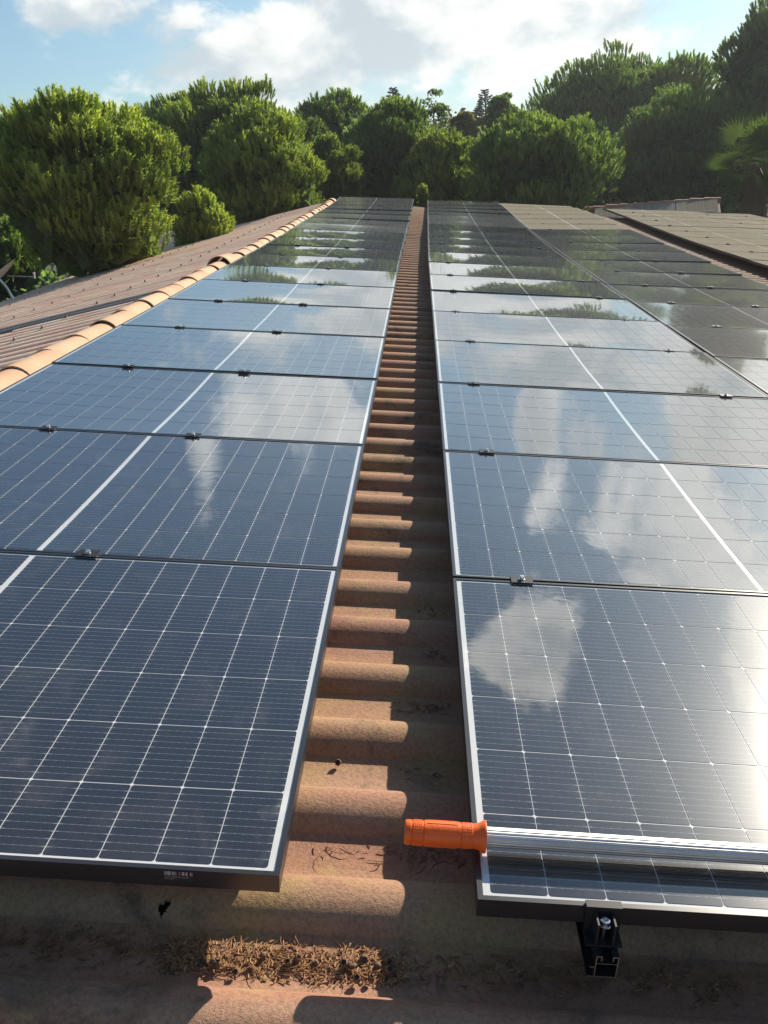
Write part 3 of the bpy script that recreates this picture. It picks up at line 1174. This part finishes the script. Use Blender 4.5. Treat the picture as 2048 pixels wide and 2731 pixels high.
link('wall', mb.mesh('wall', M_WALL), ob, Matrix.Identity(4))
for i in range(13):
    mb = MB()
    rows = []
    for s in range(3):
        r = .13 - .015 * s / 2
        rows.append([(.47 * s / 2, r * math.cos(a), r * math.sin(a) * .8) for a in np.linspace(0, math.pi, 9)])
    mb.grid(np.array(rows))
    q = [rows[0][j] for j in range(9)]
    mb.face(q)
    o = link('ridge_tile', mb.mesh('ridge_tile', M_REDCLAY, True), ob, OBM @ TM((.02 + .4 * i, 0.0, -.03 + random.uniform(-.01, .01))) @ Matrix.Rotation(math.radians(3 + random.uniform(-1, 1)), 4, 'Y'))
for i, nm in enumerate(('hazy panel at the right end of the outbuilding roof, under its ridge tiles', 'middle hazy panel on the outbuilding roof under its ridge tiles',
                        'hazy panel on the outbuilding roof mostly hidden behind the dusty row')):
    x1 = 5.18 - i * 1.165
    a = OB[:3, 3] + OB[:3, :3] @ np.array([x1, -1.80, .03])
    L = np.eye(4)
    L[:3, 0], L[:3, 1], L[:3, 2], L[:3, 3] = OB[:3, 1], -OB[:3, 0], OB[:3, 2], a
    t = empty('solar_panel', Matrix(L.tolist()), nm, 'solar panel', 'panels on the outbuilding')
    link('frame', ME_FRAME, t)
    link('backsheet', ME_BACK[2][0], t)
    o = link('cell_sheet', ME_CELLS[2][0], t)
    o['kind'] = 'stuff'


# ------------------------------------------------------------------ trees
def mat_leaf(name, dark, mid, tip, trans=0.35):
    m, N, bs = new_mat(name)
    t = N.t
    at = N.n('ShaderNodeAttribute', attribute_name='tint').outputs['Fac']
    g = N.n('ShaderNodeNewGeometry').outputs['Position']
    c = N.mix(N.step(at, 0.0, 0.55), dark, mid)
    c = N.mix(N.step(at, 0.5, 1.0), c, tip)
    c = N.mix(N.step(N.noise(g, 0.9, 4), .35, .7, 0, .35), c, dark)
    N.put(bs.inputs['Base Color'], c)
    bs.inputs['Roughness'].default_value = 0.55
    bs.inputs['Specular IOR Level'].default_value = 0.3
    tr = N.n('ShaderNodeBsdfTranslucent')
    N.put(tr.inputs[0], N.vm('MULTIPLY', c, (2.0, 2.15, 1.0)))
    mx = N.n('ShaderNodeMixShader')
    mx.inputs[0].default_value = trans
    t.links.new(bs.outputs[0], mx.inputs[1])
    t.links.new(tr.outputs[0], mx.inputs[2])
    out = [n for n in t.nodes if n.type == 'OUTPUT_MATERIAL'][0]
    t.links.new(mx.outputs[0], out.inputs[0])
    return m


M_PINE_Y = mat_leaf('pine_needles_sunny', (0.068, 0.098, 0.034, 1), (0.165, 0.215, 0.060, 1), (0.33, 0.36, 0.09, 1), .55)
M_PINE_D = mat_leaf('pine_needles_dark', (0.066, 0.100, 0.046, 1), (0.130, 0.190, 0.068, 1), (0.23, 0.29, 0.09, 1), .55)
M_OLIVE = mat_leaf('yellowing_leaves', (0.09, 0.085, 0.03, 1), (0.16, 0.15, 0.045, 1), (0.27, 0.22, 0.05, 1))
M_BROAD = mat_leaf('light_green_leaves', (0.05, 0.08, 0.02, 1), (0.10, 0.15, 0.04, 1), (0.18, 0.22, 0.06, 1))
M_FIR = mat_leaf('fir_needles', (0.022, 0.035, 0.024, 1), (0.035, 0.055, 0.035, 1), (0.05, 0.075, 0.045, 1), .15)
M_PALM = mat_leaf('palm_fans', (0.03, 0.05, 0.018, 1), (0.055, 0.095, 0.028, 1), (0.10, 0.14, 0.04, 1), .3)
[setattr(n_.inputs['Specular IOR Level'], 'default_value', 0.0) for n_ in M_PALM.node_tree.nodes if n_.type == 'BSDF_PRINCIPLED']
M_SKIRT = simple('palm_skirt', (0.085, 0.05, 0.03), 0.95)


def unit(a):
    return a / (np.linalg.norm(a, axis=-1, keepdims=True) + 1e-9)


def brushes(pos, axis, L, tint, needles=12, width=.17, rs=None):
    """plump bottle-brush pine shoots: returns triangle corners and their tint"""
    n = len(pos)
    rs = rs or rng
    a = unit(np.cross(axis, rs.normal(size=(n, 3))))
    b = np.cross(axis, a)
    V, T = [], []
    l1 = L[:, None]
    tip = pos + axis * l1
    K = 3
    ring, ring2 = [], []
    off = rs.uniform(0, 1.5, n)[:, None]
    for k in range(K):
        th = 2 * math.pi * k / K + off
        rd = a * np.cos(th) + b * np.sin(th)
        ring.append(pos + axis * l1 * .38 + rd * l1 * width)
        ring2.append(pos + axis * l1 * .86 + rd * l1 * width * .85)
    for k in range(K):
        p, q, p2, q2 = ring[k], ring[(k + 1) % K], ring2[k], ring2[(k + 1) % K]
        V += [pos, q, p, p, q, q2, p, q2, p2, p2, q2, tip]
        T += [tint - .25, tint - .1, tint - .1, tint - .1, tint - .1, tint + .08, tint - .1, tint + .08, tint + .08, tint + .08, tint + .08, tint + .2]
    for k in range(needles):
        t = .25 + .75 * (k + .5) / needles
        th = (k * 2.4 + rs.uniform(0, .9, n))[:, None]
        ra = a * np.cos(th) + b * np.sin(th)
        wr = width * (t / .4 if t < .4 else 1.05 - .2 * t)
        base = pos + axis * l1 * (t * .95) + ra * l1 * wr * .8
        nl = l1 * rs.uniform(.22, .34, n)[:, None] * (1.1 - .45 * t)
        d = unit(axis * .75 + ra * (1.15 - .45 * t))
        sdv = unit(np.cross(d, rs.normal(size=(n, 3))))
        w = l1 * .028
        V += [base - sdv * w, base + sdv * w, base + d * nl]
        T += [tint + .2 * t - .1, tint + .2 * t - .1, tint + .25 * t + .06]
    V = np.stack(V, 1).reshape(-1, 3)
    T = np.clip(np.stack(T, 1).reshape(-1), 0, 1)
    return V, T


def leaves(pos, size, tint, rs):
    n = len(pos)
    nrm = unit(rs.normal(size=(n, 3)) + np.array([0, 0, .6]))
    a = unit(np.cross(nrm, rs.normal(size=(n, 3))))
    b = np.cross(nrm, a)
    s = size[:, None]
    V = [pos - a * s, pos + b * s * .5, pos + a * s, pos - a * s, pos + a * s, pos - b * s * .5]
    V = np.stack(V, 1).reshape(-1, 3)
    return V, np.repeat(np.clip(tint, 0, 1), 6)


def tri_mesh(name, V, tint, mat):
    me = bpy.data.meshes.new(name)
    nv = len(V)
    nt = nv // 3
    me.vertices.add(nv)
    me.vertices.foreach_set('co', V.astype(np.float32).ravel())
    me.loops.add(nv)
    me.loops.foreach_set('vertex_index', np.arange(nv, dtype=np.int32))
    me.polygons.add(nt)
    me.polygons.foreach_set('loop_start', np.arange(0, nv, 3, dtype=np.int32))
    me.polygons.foreach_set('loop_total', np.full(nt, 3, np.int32))
    me.materials.append(mat)
    add_tint(me, tint)
    me.update(calc_edges=True)
    return me


def trunk_mesh(base, top, r, limbs, name='trunk', mat=None):
    mb = MB()
    mid = (base + top) / 2 + np.array([random.uniform(-.2, .2), random.uniform(-.2, .2), 0])
    pts = [base, base * .6 + mid * .4 + (0, 0, 0), mid, top]
    mb.tube(pts, [r * 1.3, r, r * .8, r * .35], 9)
    for q in limbs:
        t = random.uniform(.15, .9)
        s = mid * (1 - t) + top * t
        m_ = (s + q) / 2 + np.array([0, 0, -.15 * np.linalg.norm(q - s)])
        mb.tube([s, m_, q], [r * .42, r * .28, r * .10], 6)
    return mb.mesh(name, mat or M_WOODY, True)


def crown_tree(name, label, cat, cx, top, hw, bottom, dist, mat, n_tuft, tuft, seed, up=.9, flat=1.0, nb=26, leafy=False, group=None,
               bark=None, blob=(.30, .46), depth=1.0, tint0=.45):
    """a tree whose crown fills the given window of the photograph at the given distance"""
    rs = np.random.default_rng(seed)
    cx, top, hw, bottom = [q * 2048 / 1659 for q in (cx, top, hw, bottom)]
    ctr = ray_point(cx, (top + bottom) / 2, dist)
    a = hw / FPX * dist
    c = (bottom - top) / 2 / FPX * dist
    a, c = max(a - (0 if leafy else tuft * .6), a * .6), max(c - (0 if leafy else tuft * .95), c * .6)
    R = np.array([a, a * depth, c])
    # branches end in clumps; each clump carries upright shoots and leaves dark gaps to its neighbours
    n_tuft = n_tuft if leafy else int(n_tuft * 1.25)
    nb = int(nb * 1.9)
    d = unit(rs.normal(size=(nb, 3)) * np.array([1, 1, .8]) + np.array([0, -.25, .28]))
    rb = rs.uniform(blob[0] * .55, blob[1] * .85, nb) * min(a, c * 1.15)
    k = rs.uniform(.58, 1.02, nb)
    bc = d * np.clip(R - rb[:, None] * .75, .05, None) * k[:, None]
    V, T = [], []
    w = rb ** 2
    cnt = rs.multinomial(n_tuft, w / w.sum())
    for i in range(nb):
        m = cnt[i]
        if m == 0:
            continue
        e = rs.normal(size=(m, 3)) + np.array([0, -.1, .35])
        e[:, 2] = np.where(e[:, 2] < -.4, -e[:, 2], e[:, 2])
        e = unit(e)
        rad = rs.uniform(.55, 1.08, m) ** .6
        p = bc[i] + e * rb[i] * np.array([1.1, 1.1, .85 * flat]) * rad[:, None]
        keep = np.linalg.norm(p / R, axis=1) > .40
        p, e, rad = p[keep], e[keep], rad[keep]
        if len(p) == 0:
            continue
        outw = unit(p / R)
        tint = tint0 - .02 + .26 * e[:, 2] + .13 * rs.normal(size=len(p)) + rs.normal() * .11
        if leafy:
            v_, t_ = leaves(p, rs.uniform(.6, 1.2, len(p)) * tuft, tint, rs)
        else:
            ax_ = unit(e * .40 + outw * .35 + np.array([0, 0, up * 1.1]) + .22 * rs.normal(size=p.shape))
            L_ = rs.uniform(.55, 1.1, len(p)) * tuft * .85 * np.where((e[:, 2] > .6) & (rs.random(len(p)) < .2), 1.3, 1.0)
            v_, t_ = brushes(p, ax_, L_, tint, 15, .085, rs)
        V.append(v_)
        T.append(t_)
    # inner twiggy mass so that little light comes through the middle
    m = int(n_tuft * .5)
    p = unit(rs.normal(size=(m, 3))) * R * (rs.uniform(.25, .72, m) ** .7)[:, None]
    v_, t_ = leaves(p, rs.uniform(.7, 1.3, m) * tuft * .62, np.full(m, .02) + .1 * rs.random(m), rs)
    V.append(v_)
    T.append(t_)
    V = np.concatenate(V)
    T = np.concatenate(T)
    base = np.array([ctr[0], ctr[1], GROUND])
    root = empty(name, TM(base), label, cat, group)
    M4 = TM(ctr)
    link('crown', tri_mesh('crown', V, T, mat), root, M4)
    tp = ctr + np.array([0, 0, c * .45])
    order = rs.permutation(nb)[:12]
    link('trunk', trunk_mesh(base, tp, max(.09, .045 * a + .05), [ctr + bc[i] * .9 for i in order], 'trunk', bark), root, Matrix.Identity(4))
    return root


PG = 'pines around the house'
crown_tree('pine_tree', 'big bushy pine with bright yellow-green upright shoots at the left edge', 'pine', 184, 204, 200, 640, 17.5, M_PINE_Y, 7000, .36, 1, 1.3, 1.0, 36, group=PG)
crown_tree('pine_tree', 'rounded light green pine between the big left pine and the middle ones', 'pine', 490, 183, 165, 440, 33, M_PINE_Y, 5500, .42, 2, 1.0, group=PG, tint0=.4)
crown_tree('pine_tree', 'dense pine with sunlit yellow top standing behind the far end of the ridge tiles', 'pine', 568, 236, 144, 560, 24, M_PINE_Y, 5500, .36, 3, 1.1, 1.0, 30, group=PG)
crown_tree('pine_tree', 'low young pine with bright shoots just beyond the left roof edge', 'pine', 440, 408, 75, 640, 20, M_PINE_Y, 2200, .34, 4, 1.5, group=PG, tint0=.5)
crown_tree('pine_tree', 'slim pine with sparse bright shoots rising at the foot of the big left pine', 'pine', 300, 460, 60, 660, 18, M_PINE_Y, 1500, .30, 44, 1.5, group=PG, tint0=.4)
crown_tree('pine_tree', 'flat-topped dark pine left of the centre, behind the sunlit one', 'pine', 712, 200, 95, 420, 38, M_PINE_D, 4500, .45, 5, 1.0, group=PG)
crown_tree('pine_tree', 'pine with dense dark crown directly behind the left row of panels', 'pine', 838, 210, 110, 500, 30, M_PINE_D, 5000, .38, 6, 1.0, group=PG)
crown_tree('pine_tree', 'short green pine filling the gap left of the centre', 'pine', 722, 290, 75, 500, 27, M_PINE_Y, 3200, .36, 7, 1.1, group=PG, tint0=.32)
crown_tree('pine_tree', 'soft light green pine behind the end of the bare roof strip', 'pine', 940, 274, 98, 520, 28, M_PINE_Y, 3600, .36, 8, 1.1, group=PG, tint0=.36)
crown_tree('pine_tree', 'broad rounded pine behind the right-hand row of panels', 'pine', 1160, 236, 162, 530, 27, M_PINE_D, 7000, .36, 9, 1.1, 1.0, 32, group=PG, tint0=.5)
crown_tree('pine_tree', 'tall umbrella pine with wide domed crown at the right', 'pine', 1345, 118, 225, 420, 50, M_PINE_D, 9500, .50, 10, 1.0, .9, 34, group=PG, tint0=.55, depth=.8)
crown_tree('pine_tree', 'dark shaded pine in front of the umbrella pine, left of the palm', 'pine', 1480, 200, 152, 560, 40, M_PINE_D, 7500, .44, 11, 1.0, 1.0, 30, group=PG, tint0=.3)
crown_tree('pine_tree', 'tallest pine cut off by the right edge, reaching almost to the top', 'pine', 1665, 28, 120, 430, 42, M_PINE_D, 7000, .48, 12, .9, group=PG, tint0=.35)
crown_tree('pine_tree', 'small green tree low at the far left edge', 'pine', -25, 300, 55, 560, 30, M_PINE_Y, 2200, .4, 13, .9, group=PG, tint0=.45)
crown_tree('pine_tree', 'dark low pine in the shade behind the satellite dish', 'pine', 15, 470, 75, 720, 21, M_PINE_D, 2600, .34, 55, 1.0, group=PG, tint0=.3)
for i_, (lab_, x_, t_, h_, b_, d_, m_, n_, ti_) in enumerate((
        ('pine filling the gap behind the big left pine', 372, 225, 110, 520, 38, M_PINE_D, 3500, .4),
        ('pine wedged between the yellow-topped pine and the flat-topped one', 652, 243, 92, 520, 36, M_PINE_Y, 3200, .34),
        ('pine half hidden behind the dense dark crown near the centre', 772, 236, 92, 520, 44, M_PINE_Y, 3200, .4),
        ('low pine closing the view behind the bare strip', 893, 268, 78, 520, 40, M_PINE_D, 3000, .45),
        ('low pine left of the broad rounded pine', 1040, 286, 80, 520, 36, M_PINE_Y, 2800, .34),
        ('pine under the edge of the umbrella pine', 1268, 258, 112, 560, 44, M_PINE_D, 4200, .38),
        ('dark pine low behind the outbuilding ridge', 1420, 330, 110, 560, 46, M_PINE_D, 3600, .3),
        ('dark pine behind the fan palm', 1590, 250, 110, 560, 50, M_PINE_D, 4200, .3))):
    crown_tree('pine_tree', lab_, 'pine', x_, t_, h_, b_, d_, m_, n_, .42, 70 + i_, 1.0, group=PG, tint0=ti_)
crown_tree('cypress_shrub', 'small bright cypress shrub showing above the end of the bare strip', 'shrub', 915, 396, 16, 470, 24, M_PINE_Y, 500, .18, 14, 1.6, nb=10)
crown_tree('sapling', 'thin leafy sapling with open twigs rising above the centre trees', 'tree', 938, 206, 36, 330, 42, M_BROAD, 1500, .09, 15, leafy=True, nb=16, bark=M_PALEBARK)
crown_tree('leafy_tree', 'yellowing broad-leaved tree between the centre pines', 'tree', 1000, 246, 42, 340, 44, M_OLIVE, 6000, .11, 16, leafy=True, nb=18)
crown_tree('leafy_tree', 'pale olive broad-leaved tree left of the umbrella pine', 'tree', 1082, 212, 46, 330, 46, M_BROAD, 7000, .11, 17, leafy=True, nb=20)


def fir(label, cx, top, hw, bottom, dist, seed):
    rs = np.random.default_rng(seed)
    cx, top, hw, bottom = [q * 2048 / 1659 for q in (cx, top, hw, bottom)]
    tip = ray_point(cx, top, dist)
    h = (bottom - top) / FPX * dist
    r = hw / FPX * dist
    pos, axs = [], []
    for lv in range(22):
        t = (lv + .6) / 22
        for k in range(7):
            th = rs.uniform(0, 6.3)
            ln = r * t * rs.uniform(.7, 1.15)
            for s in (.35, .65, .95):
                pos.append([math.cos(th) * ln * s, math.sin(th) * ln * s, -h * t + .12 * ln * s])
                axs.append([math.cos(th), math.sin(th), .35])
    pos, axs = np.array(pos), unit(np.array(axs))
    V, T = brushes(pos, axs, np.repeat(np.linspace(.35, 1.0, 22), 21) * rs.uniform(.6, 1.1, len(pos)) * r * .8, rs.uniform(.2, .8, len(pos)), 11, .13, rs)
    base = np.array([tip[0], tip[1], GROUND])
    root = empty('fir_tree', TM(base), label, 'fir')
    link('crown', tri_mesh('crown', V, T, M_FIR), root, TM(tip))
    link('trunk', trunk_mesh(base, tip, .16, []), root, Matrix.Identity(4))


fir('dark pointed fir standing alone above the far trees near the centre', 1047, 194, 30, 285, 75, 5)
fir('dark pointed fir peeping over the pine behind the left row', 848, 190, 30, 270, 62, 6)


def palm():
    rs = np.random.default_rng(3)
    hub = ray_point(1632 * 2048 / 1659, 352 * 2048 / 1659, 28.0)
    base = np.array([hub[0], hub[1], GROUND])
    root = empty('palm_tree', TM(base), 'fan palm with spiky leaves at the right edge behind the rows', 'palm')
    for i in range(44):
        th = rs.uniform(0, 6.3)
        elv = rs.uniform(-.9, 1.35)
        d = np.array([math.cos(th) * math.cos(elv), math.sin(th) * math.cos(elv), math.sin(elv)])
        ln = rs.uniform(.5, .9)
        fc = hub + d * ln
        side = unit(np.cross(d, np.array([0, 0, 1.0]) + .3 * rs.normal(size=3)))
        upn = np.cross(side, d)
        V, T = [], []
        ns = 24
        for k in range(ns):
            a = (k / (ns - 1) - .5) * 4.1
            sd_ = d * math.cos(a) + side * math.sin(a)
            dr = sd_ + upn * (.18 + .1 * abs(a)) - np.array([0, 0, .16])
            Ls = .70 * rs.uniform(.85, 1.05) * (1 - .12 * abs(a) / 2)
            tang = unit(np.cross(sd_, upn))
            mid = fc + sd_ * Ls * .5 + upn * .04
            tip = fc + unit(dr) * Ls
            w = .024
            V += [fc, mid - tang * w, mid + tang * w, mid - tang * w, tip, mid + tang * w]
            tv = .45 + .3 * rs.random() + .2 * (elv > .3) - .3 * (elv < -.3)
            T += [tv] * 6
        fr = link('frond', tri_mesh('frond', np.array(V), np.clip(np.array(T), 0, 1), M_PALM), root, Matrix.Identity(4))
        mb = MB()
        mb.tube([hub, hub + d * ln * .5 + (0, 0, .04), fc], [.016, .011, .008], 5)
        link('stalk', mb.mesh('stalk', M_WOODY, True), fr, Matrix.Identity(4))
    mb = MB()
    mb.lathe([(0, .16), (1.2, .13), (2.2, .13), ((hub[2] - GROUND) * .75, .17), ((hub[2] - GROUND) * .9, .15), (hub[2] - GROUND, .08)], base, (0, 0, 1), 16)
    mb2 = MB()
    for i in range(160):
        th = random.uniform(0, 6.3)
        z0 = hub[2] - random.uniform(.1, 1.5)
        p_ = np.array([hub[0] + .14 * math.cos(th), hub[1] + .14 * math.sin(th), z0])
        q_ = p_ + np.array([.30 * math.cos(th), .30 * math.sin(th), -.55])
        tg = np.array([-math.sin(th), math.cos(th), 0]) * .05
        mb2.face([p_ - tg, q_ - tg * 1.6, q_ + tg * 1.6, p_ + tg])
    link('dead_fronds', mb2.mesh('dead_fronds', M_SKIRT), root, Matrix.Identity(4))
    link('trunk', mb.mesh('trunk', M_SKIRT, True), root, Matrix.Identity(4))


palm()

# undergrowth and the far wood close the view between the trunks
rs = np.random.default_rng(21)
n = 45000
ang = rs.uniform(-.75, .55, n)
dst = np.where(ang < -.22, rs.uniform(17.5, 41, n), rs.uniform(25.5, 55, n))
dst = np.where((ang > .15) & (dst < 36), dst + 18, dst)
hgt = GROUND + rs.uniform(0, 1, n) ** .8 * (3.1 + .7 * np.sin(ang * 9))
P = np.stack([np.sin(ang) * dst, np.cos(ang) * dst, hgt], 1)
V, T = leaves(P, rs.uniform(.06, .14, n), rs.uniform(0, .45, n), rs)
tag(link('undergrowth', tri_mesh('undergrowth', V, T, M_PINE_D), None, Matrix.Identity(4)), kind='stuff')
n = 60000
ang = rs.uniform(-1.0, 1.0, n)
dst = rs.uniform(95, 150, n)
hgt = GROUND + rs.uniform(0, 1, n) ** .7 * (7.2 + 1.6 * np.sin(ang * 17) + 1.0 * np.sin(ang * 41))
P = np.stack([np.sin(ang) * dst, np.cos(ang) * dst, hgt], 1)
V, T = leaves(P, rs.uniform(.22, .5, n), rs.uniform(0, .6, n), rs)
tag(link('far_wood', tri_mesh('far_wood', V, T, M_FIR), None, Matrix.Identity(4)), kind='stuff')

# ------------------------------------------------------------------ added thin volume that imitates lens veil and lifts the dark trees
hb = MB()
hb.box(-900, 900, -900, 900, GROUND - 1, 15)
M_LENS_VEIL = bpy.data.materials.new('lens_veil')
M_LENS_VEIL.use_nodes = True
ht = M_LENS_VEIL.node_tree
ht.nodes.clear()
ho = ht.nodes.new('ShaderNodeOutputMaterial')
hv = ht.nodes.new('ShaderNodeVolumePrincipled')
hv.inputs['Color'].default_value = (0.86, 0.92, 0.95, 1)
hv.inputs['Density'].default_value = 0.0006
hv.inputs['Anisotropy'].default_value = 0.4
ht.links.new(hv.outputs[0], ho.inputs['Volume'])
tag(link('lens_veil', hb.mesh('lens_veil', M_LENS_VEIL), None, Matrix.Identity(4)), kind='stuff')
